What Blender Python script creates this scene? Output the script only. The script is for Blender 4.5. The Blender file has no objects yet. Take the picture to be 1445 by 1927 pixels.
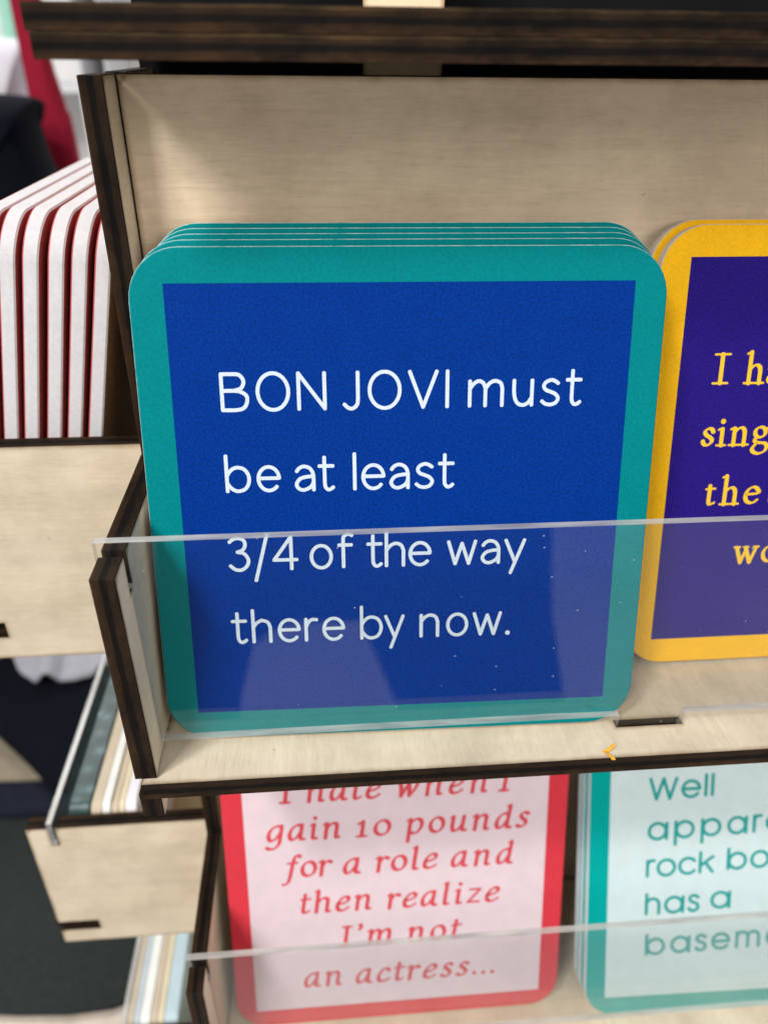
import bpy, bmesh, math, random
from mathutils import Matrix, Vector, Euler
random.seed(7)
S = 0.001                                    # all numbers below are millimetres
C = bpy.context.scene.collection
scn = bpy.context.scene

# ------------------------------------------------------------------ camera, world, lamps, exposure
def cam_rot(rx, ry, rz):
    Rz = Matrix.Rotation(rz, 3, 'Z'); Rx = Matrix.Rotation(rx, 3, 'X'); Ry = Matrix.Rotation(ry, 3, 'Y')
    return Rz @ Rx @ Ry
Rm = cam_rot(math.radians(-31.28), math.radians(-0.68), math.radians(-4.95))
cam = bpy.data.cameras.new('camera'); camo = bpy.data.objects.new('camera', cam); C.objects.link(camo)
rt, fw, up = Rm.col[0], Rm.col[1], Rm.col[2]
camo.matrix_world = Matrix(((rt[0], up[0], -fw[0], 36.32*S), (rt[1], up[1], -fw[1], -129.13*S), (rt[2], up[2], -fw[2], 128.14*S), (0, 0, 0, 1)))
cam.sensor_fit = 'VERTICAL'; cam.sensor_height = 36.0; cam.lens = 36*1442/1927
cam.clip_start = 0.005; cam.clip_end = 30
cam.dof.use_dof = True; cam.dof.focus_distance = 0.150; cam.dof.aperture_fstop = 13.5; cam.dof.aperture_blades = 0
scn.camera = camo
w = bpy.data.worlds.new('World'); scn.world = w; w.use_nodes = True
bg = w.node_tree.nodes['Background']; bg.inputs[0].default_value = (0.93, 0.96, 1.0, 1); bg.inputs[1].default_value = 0.39

def area(name, loc, target, size, power, color):
    l = bpy.data.lights.new(name, 'AREA'); l.shape = 'RECTANGLE'; l.size, l.size_y = size; l.energy = power; l.color = color
    o = bpy.data.objects.new(name, l); C.objects.link(o); o.location = loc
    d = Vector(target) - Vector(loc); o.rotation_euler = d.to_track_quat('-Z', 'Y').to_euler()
    return o
T0 = Vector((0.05, 0.0, 0.06))
area('ceiling_lamp_near', T0 + 2.2*Vector((-0.49, -0.40, 0.82)), T0, (0.28, 0.28), 28, (1.0, 0.97, 0.93))
area('ceiling_lamp_far', T0 + 3.2*Vector((-0.481, -0.668, 0.568)), T0, (0.60, 0.60), 47, (1.0, 0.97, 0.93))
area('fill_lamp_side', T0 + 2.4*Vector((0.55, -0.80, 0.36)), T0, (1.4, 0.7), 15, (1.0, 0.93, 0.84))  # added fill from the front right, brightens the back panel under the top board
area('fill_lamp_back', (-0.3, 1.5, 1.5), (-0.3, 2.4, 0.2), (1.5, 0.5), 110, (1.0, 0.99, 0.97))  # unseen lamp added to brighten the shop wall behind
scn.view_settings.view_transform = 'Standard'; scn.view_settings.look = 'None'
scn.view_settings.exposure = 0.06; scn.view_settings.gamma = 1.0; scn.view_settings.use_curve_mapping = False
scn.cycles.max_bounces = 10; scn.cycles.transparent_max_bounces = 24
scn.cycles.use_denoising = True

# ------------------------------------------------------------------ materials
def nt(name):
    m = bpy.data.materials.new(name); m.use_nodes = True
    n = m.node_tree.nodes; b = n['Principled BSDF']
    return m, m.node_tree, b
def N(t, kind, **kw):
    n = t.nodes.new(kind)
    for k, v in kw.items(): setattr(n, k, v)
    return n
def ramp(t, stops, interp='LINEAR'):
    r = N(t, 'ShaderNodeValToRGB'); e = r.color_ramp; e.interpolation = interp
    while len(e.elements) < len(stops): e.elements.new(0.5)
    for el, (p, c) in zip(e.elements, stops): el.position = p; el.color = (*c, 1)
    return r
def coords(t, scale, kind='Object', rot=(0, 0, 0)):
    tc = N(t, 'ShaderNodeTexCoord'); mp = N(t, 'ShaderNodeMapping'); mp.inputs['Scale'].default_value = scale; mp.inputs['Rotation'].default_value = rot
    t.links.new(tc.outputs[kind], mp.inputs[0]); return mp.outputs[0]
def noise(t, vec, scale, detail=4, rough=0.55):
    n = N(t, 'ShaderNodeTexNoise'); n.inputs['Scale'].default_value = scale; n.inputs['Detail'].default_value = detail; n.inputs['Roughness'].default_value = rough
    t.links.new(vec, n.inputs['Vector']); return n.outputs['Fac']
def mixc(t, fac, a, b, mode='MIX'):
    m = N(t, 'ShaderNodeMix', data_type='RGBA', blend_type=mode)
    for sock, v in ((m.inputs[0], fac), (m.inputs[6], a), (m.inputs[7], b)):
        if isinstance(v, (int, float)): sock.default_value = v
        elif isinstance(v, tuple): sock.default_value = (*v, 1)
        else: t.links.new(v, sock)
    return m.outputs[2]
def bump(t, b, h, strength, dist):
    bn = N(t, 'ShaderNodeBump'); bn.inputs['Strength'].default_value = strength; bn.inputs['Distance'].default_value = dist
    t.links.new(h, bn.inputs['Height']); t.links.new(bn.outputs[0], b.inputs['Normal'])

def wood_mat(name, base, dark, grain_axis=0):
    """pale birch plywood face: soft cathedral bands, short fibre flecks, tiny pin knots"""
    m, t, b = nt(name); L = t.links.new
    sc = [1, 1, 1]; sc[grain_axis] = 0.05
    v = coords(t, tuple(sc))
    sc2 = [1, 1, 1]; sc2[grain_axis] = 0.11
    v2 = coords(t, tuple(sc2))
    v3 = coords(t, (1, 1, 1))
    band = noise(t, v, 110, 3, 0.5)
    fib = noise(t, v2, 1900, 4, 0.72)
    cloud = noise(t, v3, 55, 5, 0.62)
    r1 = ramp(t, [(0.35, tuple(x*0.93 for x in base)), (0.52, base), (0.60, tuple(x*0.90 + y*0.08 for x, y in zip(base, dark))), (0.63, base), (0.74, tuple(x*0.86 + y*0.12 for x, y in zip(base, dark)))]); L(band, r1.inputs[0])
    r2 = ramp(t, [(0.30, (0.85, 0.83, 0.80)), (0.44, (0.98, 0.975, 0.97)), (0.60, (1.02, 1.02, 1.015)), (0.72, (1.14, 1.14, 1.12))]); L(fib, r2.inputs[0])
    r3 = ramp(t, [(0.32, (0.80, 0.765, 0.735)), (0.62, (1.06, 1.055, 1.05))]); L(cloud, r3.inputs[0])
    c = mixc(t, 0.75, r1.outputs[0], r2.outputs[0], 'MULTIPLY'); c = mixc(t, 0.8, c, r3.outputs[0], 'MULTIPLY')
    vo = N(t, 'ShaderNodeTexVoronoi'); vo.inputs['Scale'].default_value = 130; L(v3, vo.inputs['Vector'])
    rk = ramp(t, [(0.0, (0.45, 0.36, 0.26)), (0.035, (0.72, 0.64, 0.55)), (0.06, (1, 1, 1))]); L(vo.outputs['Distance'], rk.inputs[0])
    c = mixc(t, 0.55, c, rk.outputs[0], 'MULTIPLY')
    at = N(t, 'ShaderNodeAttribute'); at.attribute_name = 'scorch'          # smoke stain left by the laser along every cut
    ns = noise(t, coords(t, (1, 1, 1)), 160, 4, 0.6)
    q = N(t, 'ShaderNodeMath', operation='MULTIPLY_ADD'); L(ns, q.inputs[0]); q.inputs[1].default_value = 0.9; q.inputs[2].default_value = -0.45
    q2 = N(t, 'ShaderNodeMath', operation='ADD'); L(at.outputs['Fac'], q2.inputs[0]); L(q.outputs[0], q2.inputs[1])
    q3 = N(t, 'ShaderNodeMapRange'); L(q2.outputs[0], q3.inputs[0]); q3.inputs[1].default_value = 0.30; q3.inputs[2].default_value = 1.10; q3.inputs[3].default_value = 0; q3.inputs[4].default_value = 0.95
    q4 = N(t, 'ShaderNodeMath', operation='MULTIPLY'); L(q3.outputs[0], q4.inputs[0]); L(at.outputs['Fac'], q4.inputs[1])
    c = mixc(t, q4.outputs[0], c, (0.20, 0.115, 0.045))
    L(c, b.inputs['Base Color']); b.inputs['Roughness'].default_value = 0.5; b.inputs['Specular IOR Level'].default_value = 0.3
    bump(t, b, fib, 0.16, 0.0003)
    return m
WOOD = wood_mat('birch_plywood', (0.71, 0.62, 0.475), (0.42, 0.30, 0.18), 0)
WOODY = wood_mat('birch_plywood_cross', (0.71, 0.62, 0.475), (0.42, 0.30, 0.18), 1)
WOODB = wood_mat('birch_plywood_tan', (0.82, 0.68, 0.50), (0.40, 0.28, 0.17), 0)

def burnt_mat(name, thick, tan=False):
    """laser-charred plywood edge: three plies, streaks along the sheet, a few tan scorched spots"""
    m, t, b = nt(name); L = t.links.new
    tc = N(t, 'ShaderNodeTexCoord'); sp = N(t, 'ShaderNodeSeparateXYZ'); L(tc.outputs['Object'], sp.inputs[0])
    v = coords(t, (60, 60, 900)); wob = noise(t, v, 1.0, 3, 0.6)
    ma = N(t, 'ShaderNodeMath', operation='DIVIDE'); L(sp.outputs[2], ma.inputs[0]); ma.inputs[1].default_value = thick*S
    mb = N(t, 'ShaderNodeMath', operation='MULTIPLY_ADD'); L(wob, mb.inputs[0]); mb.inputs[1].default_value = 0.26; L(ma.outputs[0], mb.inputs[2])
    mc = N(t, 'ShaderNodeMath', operation='SUBTRACT'); L(mb.outputs[0], mc.inputs[0]); mc.inputs[1].default_value = 0.13
    r = ramp(t, [(0.0, (0.090, 0.050, 0.024)), (0.09, (0.070, 0.038, 0.019)), (0.33, (0.052, 0.029, 0.015)), (0.38, (0.012, 0.009, 0.008)), (0.62, (0.013, 0.010, 0.009)), (0.67, (0.050, 0.028, 0.015)), (0.86, (0.052, 0.031, 0.018)), (0.93, (0.13, 0.085, 0.04) if tan else (0.05, 0.03, 0.018)), (1.0, (0.05, 0.033, 0.018) if tan else (0.020, 0.014, 0.010))])
    L(mc.outputs[0], r.inputs[0])
    v2 = coords(t, (1, 1, 4)); st = noise(t, v2, 300, 6, 0.7)
    r2 = ramp(t, [(0.30, (0.55, 0.53, 0.52)), (0.5, (0.68, 0.67, 0.66)), (0.70, (0.90, 0.86, 0.80)), (0.82, (1.9, 1.55, 1.2))]); L(st, r2.inputs[0])
    c = mixc(t, 1.0, r.outputs[0], r2.outputs[0], 'MULTIPLY')
    big = noise(t, coords(t, (1, 1, 2.5)), 75, 4, 0.65)
    r3 = ramp(t, [(0.36, (0.20, 0.19, 0.19)), (0.50, (0.60, 0.58, 0.57)), (0.62, (0.85, 0.80, 0.74)), (0.76, (1.35, 1.15, 0.95))]); L(big, r3.inputs[0])
    c = mixc(t, 0.9, c, r3.outputs[0], 'MULTIPLY')
    L(c, b.inputs['Base Color']); b.inputs['Roughness'].default_value = 0.7; b.inputs['Specular IOR Level'].default_value = 0.12
    bump(t, b, st, 0.5, 0.0004)
    return m
TH = 4.4
BURNT = burnt_mat('charred_edge', TH); BURNT_F = burnt_mat('charred_edge_thin', 3.4, True)

def paper_mat(name, col, var=0.10, rough=0.6, spec=0.05, grain=2600, bs=0.12):
    m, t, b = nt(name); L = t.links.new
    v = coords(t, (1, 1, 1)); n1 = noise(t, v, grain, 2, 0.6); n2 = noise(t, v, 180, 3, 0.5)
    r = ramp(t, [(0.3, tuple(x*(1-var) for x in col)), (0.7, tuple(min(1, x*(1+var)) for x in col))]); L(n1, r.inputs[0])
    r2 = ramp(t, [(0.3, (0.96, 0.96, 0.96)), (0.7, (1.03, 1.03, 1.03))]); L(n2, r2.inputs[0])
    L(mixc(t, 1.0, r.outputs[0], r2.outputs[0], 'MULTIPLY'), b.inputs['Base Color'])
    b.inputs['Roughness'].default_value = rough; b.inputs['Specular IOR Level'].default_value = spec
    bump(t, b, n1, bs, 0.0002)
    return m
def rim_mat():
    """teal rim turning paler in broken patches along its length"""
    m, t, b = nt('patchy_teal_rim'); n = noise(t, coords(t, (1, 1, 1)), 330, 5, 0.75)
    r = ramp(t, [(0.34, (0.04, 0.36, 0.37)), (0.44, (0.32, 0.56, 0.56)), (0.62, (0.66, 0.78, 0.78))]); t.links.new(n, r.inputs[0])
    t.links.new(r.outputs[0], b.inputs['Base Color']); b.inputs['Roughness'].default_value = 0.4; return m
P = {
 'teal': paper_mat('teal_print', (0.0, 0.215, 0.232), 0.11, grain=1500), 'blue': paper_mat('blue_print', (0.0, 0.033, 0.255), 0.30, grain=2100, bs=0.25),
 'white_ink': paper_mat('white_print', (0.64, 0.74, 0.84), 0.08), 'yellow': paper_mat('yellow_print', (0.93, 0.50, 0.012), 0.08, grain=1500),
 'purple': paper_mat('purple_print', (0.020, 0.009, 0.195), 0.30, grain=2100, bs=0.25), 'yellow_ink': paper_mat('yellow_letter_print', (0.93, 0.56, 0.035), 0.03),
 'red': paper_mat('red_print', (0.66, 0.045, 0.065), 0.04), 'pink': paper_mat('pink_print', (0.735, 0.60, 0.65), 0.03),
 'red_ink': paper_mat('red_letter_print', (0.66, 0.075, 0.095), 0.05), 'green': paper_mat('sea_green_print', (0.0, 0.36, 0.335), 0.04),
 'pale': paper_mat('pale_aqua_print', (0.60, 0.73, 0.745), 0.02), 'green_ink': paper_mat('sea_green_letter_print', (0.015, 0.33, 0.31), 0.05),
 'core': paper_mat('white_card_edge', (0.68, 0.67, 0.70), 0.05, 0.7, 0.2, 900, 0.3), 'grey_core': paper_mat('grey_card_edge', (0.62, 0.575, 0.52), 0.05, 0.7, 0.2, 900, 0.3),
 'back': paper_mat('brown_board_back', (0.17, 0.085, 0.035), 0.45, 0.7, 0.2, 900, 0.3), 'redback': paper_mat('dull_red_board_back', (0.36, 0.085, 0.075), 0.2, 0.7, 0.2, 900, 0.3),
 'tealrim': rim_mat(),
 'paleblue': paper_mat('pale_blue_card', (0.50, 0.64, 0.71), 0.04), 'cream': paper_mat('cream_card', (0.72, 0.64, 0.46), 0.04), 'tan': paper_mat('tan_card', (0.58, 0.50, 0.39), 0.05),
 'whitecard': paper_mat('white_card', (0.80, 0.83, 0.81), 0.03), 'lav': paper_mat('lavender_white_card', (0.82, 0.81, 0.88), 0.03), 'greyblue': paper_mat('grey_blue_card', (0.50, 0.57, 0.62), 0.04),
}
def gap_mat():  # dark gap and acrylic reflection put into the colour
    m, t, b = nt('dark_green_gap_tone'); v = coords(t, (1, 1, 1))
    vo = N(t, 'ShaderNodeTexVoronoi'); vo.inputs['Scale'].default_value = 210; t.links.new(v, vo.inputs['Vector'])
    r = ramp(t, [(0.1, (0.10, 0.19, 0.20)), (0.45, (0.035, 0.075, 0.078)), (0.8, (0.018, 0.042, 0.042))]); t.links.new(vo.outputs['Distance'], r.inputs[0])
    t.links.new(r.outputs[0], b.inputs['Base Color']); b.inputs['Roughness'].default_value = 0.4
    return m
GAPTONE = gap_mat()
def acrylic_mat():
    """thin clear acrylic: straight-through transparency with a Fresnel reflection, dust specks and fine scratches"""
    m = bpy.data.materials.new('clear_acrylic'); m.use_nodes = True; t = m.node_tree; L = t.links.new
    t.nodes.clear(); out = N(t, 'ShaderNodeOutputMaterial')
    tr = N(t, 'ShaderNodeBsdfTransparent'); tr.inputs[0].default_value = (0.975, 0.985, 0.98, 1)
    gl = N(t, 'ShaderNodeBsdfGlossy'); gl.inputs['Roughness'].default_value = 0.03
    lw = N(t, 'ShaderNodeLayerWeight'); lw.inputs[0].default_value = 0.5
    p = N(t, 'ShaderNodeMath', operation='POWER'); L(lw.outputs['Facing'], p.inputs[0]); p.inputs[1].default_value = 4.0
    a = N(t, 'ShaderNodeMath', operation='MULTIPLY_ADD'); L(p.outputs[0], a.inputs[0]); a.inputs[1].default_value = 0.90; a.inputs[2].default_value = 0.034
    mx = N(t, 'ShaderNodeMixShader'); L(a.outputs[0], mx.inputs[0]); L(tr.outputs[0], mx.inputs[1]); L(gl.outputs[0], mx.inputs[2])
    df = N(t, 'ShaderNodeBsdfDiffuse'); df.inputs[0].default_value = (0.85, 0.88, 0.9, 1)
    v = coords(t, (1, 1, 1)); vo = N(t, 'ShaderNodeTexVoronoi'); vo.inputs['Scale'].default_value = 340; L(v, vo.inputs['Vector'])
    sp = N(t, 'ShaderNodeMath', operation='LESS_THAN'); L(vo.outputs['Distance'], sp.inputs[0]); sp.inputs[1].default_value = 0.05
    sc = N(t, 'ShaderNodeSeparateColor'); L(vo.outputs['Color'], sc.inputs[0])
    gt = N(t, 'ShaderNodeMath', operation='GREATER_THAN'); L(sc.outputs[0], gt.inputs[0]); gt.inputs[1].default_value = 0.78
    mu = N(t, 'ShaderNodeMath', operation='MULTIPLY'); L(sp.outputs[0], mu.inputs[0]); L(gt.outputs[0], mu.inputs[1])
    mu2 = N(t, 'ShaderNodeMath', operation='MULTIPLY'); L(mu.outputs[0], mu2.inputs[0]); mu2.inputs[1].default_value = 0.55
    hz = N(t, 'ShaderNodeMath', operation='ADD'); L(mu2.outputs[0], hz.inputs[0]); hz.inputs[1].default_value = 0.003
    m2 = N(t, 'ShaderNodeMixShader'); L(hz.outputs[0], m2.inputs[0]); L(mx.outputs[0], m2.inputs[1]); L(df.outputs[0], m2.inputs[2])
    L(m2.outputs[0], out.inputs[0]); return m
ACR = acrylic_mat()
def acr_edge():
    """sawn acrylic edge: half see-through, half a milky grey sheen that varies along the cut"""
    m, t, b = nt('cut_acrylic_edge'); L = t.links.new
    n = noise(t, coords(t, (1, 8, 8)), 60, 3, 0.6)
    r = ramp(t, [(0.3, (0.36, 0.36, 0.37)), (0.52, (0.55, 0.55, 0.53)), (0.75, (0.74, 0.74, 0.70))]); L(n, r.inputs[0]); L(r.outputs[0], b.inputs['Base Color'])
    b.inputs['Roughness'].default_value = 0.25; b.inputs['Specular IOR Level'].default_value = 0.6
    tr = N(t, 'ShaderNodeBsdfTransparent'); mx = N(t, 'ShaderNodeMixShader'); gn = N(t, 'ShaderNodeNewGeometry'); sz = N(t, 'ShaderNodeSeparateXYZ'); L(gn.outputs['True Normal'], sz.inputs[0])
    mr = N(t, 'ShaderNodeMapRange'); L(sz.outputs[2], mr.inputs[0]); mr.inputs[1].default_value = -1; mr.inputs[2].default_value = 1; mr.inputs[3].default_value = 0.08; mr.inputs[4].default_value = 0.70; L(mr.outputs[0], mx.inputs[0])
    L(tr.outputs[0], mx.inputs[1]); L(b.outputs[0], mx.inputs[2]); L(mx.outputs[0], t.nodes['Material Output'].inputs[0])
    return m
ACE = acr_edge()
def plain(name, col, rough=0.8, var=0.15, sc=90, bs=0.2, aniso=(1, 1, 1)):
    m, t, b = nt(name); v = coords(t, aniso); n = noise(t, v, sc, 4, 0.6)
    r = ramp(t, [(0.3, tuple(x*(1-var) for x in col)), (0.7, tuple(min(1, x*(1+var)) for x in col))]); t.links.new(n, r.inputs[0])
    t.links.new(r.outputs[0], b.inputs['Base Color']); b.inputs['Roughness'].default_value = rough; b.inputs['Specular IOR Level'].default_value = 0.1
    bump(t, b, n, bs, 0.001); return m
BLACK = plain('black_board', (0.006, 0.006, 0.007)); BLACKCLOTH = plain('black_cloth', (0.004, 0.005, 0.009), 1.0); MINT = plain('mint_cloth', (0.30, 0.56, 0.44), 0.8, 0.2, 60, 0.2, (1, 1, 0.1))
CRIM = plain('crimson_cloth', (0.27, 0.010, 0.030), 0.8, 0.2, 60, 0.2, (1, 1, 0.1)); LAVW = plain('white_cloth', (0.66, 0.66, 0.72), 0.85, 0.10, 30, 0.3)
WALLW = plain('white_paint', (0.78, 0.77, 0.76), 0.6, 0.03); GREYP = plain('grey_paint', (0.68, 0.68, 0.70), 0.6, 0.05)
CHAR = plain('charcoal_felt', (0.021, 0.026, 0.026), 0.9, 0.25, 500, 0.4); NAVY = plain('navy_cloth', (0.012, 0.014, 0.026), 0.9, 0.2, 300, 0.3); TANC = plain('tan_cloth', (0.27, 0.23, 0.165), 0.9, 0.1, 200, 0.3)
TABLE = wood_mat('light_oak_table', (0.55, 0.49, 0.42), (0.38, 0.30, 0.22), 0)
FOLD = plain('white_linen', (0.37, 0.37, 0.41), 0.85, 0.10, 300, 0.3)
SCRAP = paper_mat('orange_paper', (0.74, 0.40, 0.05), 0.3)

# ------------------------------------------------------------------ object helpers
def link(name, me, mats, parent=None, mw=None):
    o = bpy.data.objects.new(name, me)
    for m in mats: me.materials.append(m)
    C.objects.link(o)
    if parent: o.parent = parent
    if mw is not None: o.matrix_basis = mw
    return o
def empty(name, loc=(0, 0, 0), mw=None):
    o = bpy.data.objects.new(name, None); o.empty_display_size = 0.02; C.objects.link(o)
    if mw is not None: o.matrix_basis = mw
    else: o.location = Vector(loc)*S
    return o
def tag(o, label=None, cat=None, group=None, kind=None):
    for k, v in (('label', label), ('category', cat), ('group', group), ('kind', kind)):
        if v: o[k] = v
    return o
def frame(ex, ey, ez, org):
    return Matrix(((ex[0], ey[0], ez[0], org[0]*S), (ex[1], ey[1], ez[1], org[1]*S), (ex[2], ey[2], ez[2], org[2]*S), (0, 0, 0, 1)))
def grid_mesh(name, xs, ys, fill, th):
    """a sheet cut on a rectangular grid (slots, tabs and holes), local XY outline, thickness along local Z; slot 0 faces, slot 1 cut edges"""
    SC = 2.0
    def inset(q):
        q = sorted(set(q)); out = set(q)
        for a, b in zip(q, q[1:]):
            if b-a > 2.2*SC: out |= {a+SC, b-SC}
            elif b-a > 0.8: out.add((a+b)/2)
        return sorted(out)
    bm = bmesh.new(); xs = inset(xs); ys = inset(ys); vv = {}
    lay = bm.verts.layers.float.new('scorch')
    def V(i, j, k):
        if (i, j, k) not in vv: vv[(i, j, k)] = bm.verts.new((xs[i]*S, ys[j]*S, k*th*S))
        return vv[(i, j, k)]
    f = lambda i, j: 0 <= i < len(xs)-1 and 0 <= j < len(ys)-1 and fill((xs[i]+xs[i+1])/2, (ys[j]+ys[j+1])/2)
    for i in range(len(xs)-1):
        for j in range(len(ys)-1):
            if not f(i, j): continue
            bm.faces.new((V(i, j, 1), V(i+1, j, 1), V(i+1, j+1, 1), V(i, j+1, 1))); bm.faces.new((V(i, j, 0), V(i, j+1, 0), V(i+1, j+1, 0), V(i+1, j, 0)))
            for di, dj, a, b in ((-1, 0, (i, j+1), (i, j)), (1, 0, (i+1, j), (i+1, j+1)), (0, -1, (i, j), (i+1, j)), (0, 1, (i+1, j+1), (i, j+1))):
                if not f(i+di, j+dj):
                    q = bm.faces.new((V(*a, 0), V(*b, 0), V(*b, 1), V(*a, 1))); q.material_index = 1
    for (i, j, k), v in vv.items():
        v[lay] = 0.0 if all(f(i+a, j+b) for a in (-1, 0) for b in (-1, 0)) else 1.0
    bmesh.ops.recalc_face_normals(bm, faces=bm.faces)
    me = bpy.data.meshes.new(name); bm.to_mesh(me); bm.free(); return me
def rects(*rs):
    xs = [a for r in rs for a in (r[0], r[2])]; ys = [a for r in rs for a in (r[1], r[3])]
    pos = [r for r in rs if len(r) == 4]; neg = [r for r in rs if len(r) == 5]
    fill = lambda x, y: any(r[0] < x < r[2] and r[1] < y < r[3] for r in pos) and not any(r[0] < x < r[2] and r[1] < y < r[3] for r in neg)
    return xs, ys, fill
def sheet(name, parent, mw, th, mats, *rs, label=None, bevel=0.12):
    xs, ys, fill = rects(*rs); o = link(name, grid_mesh(name, xs, ys, fill, th), mats, parent, mw)
    if bevel:
        b = o.modifiers.new('soft_arris', 'BEVEL'); b.width = bevel*S; b.segments = 1; b.limit_method = 'ANGLE'
    if label: o['label'] = label
    return o

# ------------------------------------------------------------------ the wooden display tower
W = 209.0
PF, PB = -13.5, -11.75                          # front and back of the acrylic pane
tower = empty('coaster_display_rack', (104, 140, -297))
tag(tower, 'pale laser cut plywood coaster rack with charred edges and clear acrylic lips', 'display rack')
inv = tower.matrix_basis.inverted()
X, Y, Z = (1, 0, 0), (0, 1, 0), (0, 0, 1)
def rack_side(fr, z0, name_side, full=True, tab=98.6):
    """one tray: floor, two side panels, back and acrylic lip.  fr maps rack-local mm (x along, y depth, z up) to the world"""
    def F(ex, ey, ez, org): return inv @ fr @ frame(ex, ey, ez, (org[0], org[1], org[2]+z0))
    CUT = 1
    floor_end = -3.0
    sheet('shelf_board', tower, F(X, Y, Z, (0, 0, -TH)), TH, [WOODY, BURNT],
          (0.1, -22, W-0.1, 36.0 if full else 32.0), (floor_end, -22, 0.1, -7.2), (W-0.1, -22, W-floor_end, -7.2), (tab-0.15, PF-0.05, tab+14.75, PB+0.05, CUT), label='shelf board of the %s tray' % name_side)
    panel = [(-20.5, -11.7, 36.0, 50.3), (-20.5, -TH-0.08, -7.0, 0.08, CUT), (PF-0.15, 42.2, PB+0.15, 50.3, CUT)]
    left = list(panel)
    if full: left += [(27.0, -11.7, 40.4, 123.4)]
    # panel local X = depth, local Y = height, thickness along world +x
    sheet('side_panel', tower, F(Y, Z, X, (-TH, 0, 0)), TH, [WOOD, BURNT], *left, label='left side panel of the %s tray with charred front edge' % name_side)
    sheet('side_panel', tower, F(Y, Z, X, (W, 0, 0)), TH, [WOOD, BURNT], *panel, label='right side panel of the %s tray' % name_side)
    bw = (0.35, 0.0, W-0.35, 123.4) if full else (0.35, 0.0, W-12, 123.4)
    sheet('back_panel', tower, F(X, Z, (0, -1, 0), (0, 36.1+TH, 0)), TH, [WOODB, BURNT], bw, label='back panel of the %s tray' % name_side)
    sheet('acrylic_lip', tower, F(X, Z, (0, -1, 0), (0, PB, 0)), PB-PF, [ACR, ACE],
          (0.35, 3.3, W-0.35, 53.1), (-5.0, 43.0, 0.35, 53.1), (W-0.35, 43.0, W+5.0, 53.1), (tab, -4.2, tab+14.6, 3.3), label='clear acrylic lip of the %s tray' % name_side, bevel=0)
I4 = Matrix.Identity(4)
NX, NY = -40.5, 32+W+TH
neighbour = Matrix(((0, 1, 0, NX*S), (-1, 0, 0, NY*S), (0, 0, 1, 0), (0, 0, 0, 1)))
rack_side(I4, 0, 'front middle'); rack_side(I4, -132.8, 'front lower', tab=186.0)
rack_side(neighbour, 0, 'left middle', full=False); rack_side(neighbour, -132.3, 'left lower', full=False); rack_side(neighbour, -264.9, 'left bottom', full=False)
# two-ply top board, post, and black sheets added for the shaded hollow core
for k, lab in ((0, 'lower ply of the top board'), (1, 'upper ply of the top board')):
    sheet('top_board', tower, inv @ frame(X, Y, Z, (0, 0, 126.1+k*3.42)), 3.4, [WOOD, BURNT_F], (-2.2+k*-0.5, -2.0, W+2.2, 72), label=lab)
sheet('post', tower, inv @ frame(X, Z, (0, -1, 0), (0, 64.4, 0)), 4.0, [WOODB, BURNT], (47.0, 60, 64.2, 190))
sheet('core_shade_sheet', tower, inv @ frame(X, Z, (0, -1, 0), (0, 80, 0)), 4.0, [BLACK, BLACK], (-2.8, -290, 212, 200))
sheet('core_shade_sheet', tower, inv @ frame(Y, Z, X, (3.0, 0, 0)), 4.0, [BLACK, BLACK], (84.2, -290, 240, 200))
sheet('base_board', tower, inv @ frame(X, Y, Z, (0, 0, -296.8)), 6.0, [WOOD, BURNT], (2, 42, 212, 244))

# ------------------------------------------------------------------ lettering: pen strokes drawn glyph by glyph
def L_(*p): return list(p)
def A_(cx, cy, rx, ry, a0, a1):
    n = max(6, int(abs(a1-a0)/9)); return [(cx+rx*math.cos(math.radians(a0+(a1-a0)*i/n)), cy+ry*math.sin(math.radians(a0+(a1-a0)*i/n))) for i in range(n+1)]
def S_(*p):
    out = []; q = [(2*p[0][0]-p[1][0], 2*p[0][1]-p[1][1])] + list(p) + [(2*p[-1][0]-p[-2][0], 2*p[-1][1]-p[-2][1])]
    for i in range(1, len(q)-2):
        for s in range(7):
            u = s/7; a, b, c, d = q[i-1], q[i], q[i+1], q[i+2]
            out.append(tuple(0.5*(2*b[k]+(c[k]-a[k])*u+(2*a[k]-5*b[k]+4*c[k]-d[k])*u*u+(3*b[k]-a[k]-3*c[k]+d[k])*u**3) for k in (0, 1)))
    out.append(p[-1]); return out
DOT = 'dot'
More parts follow.
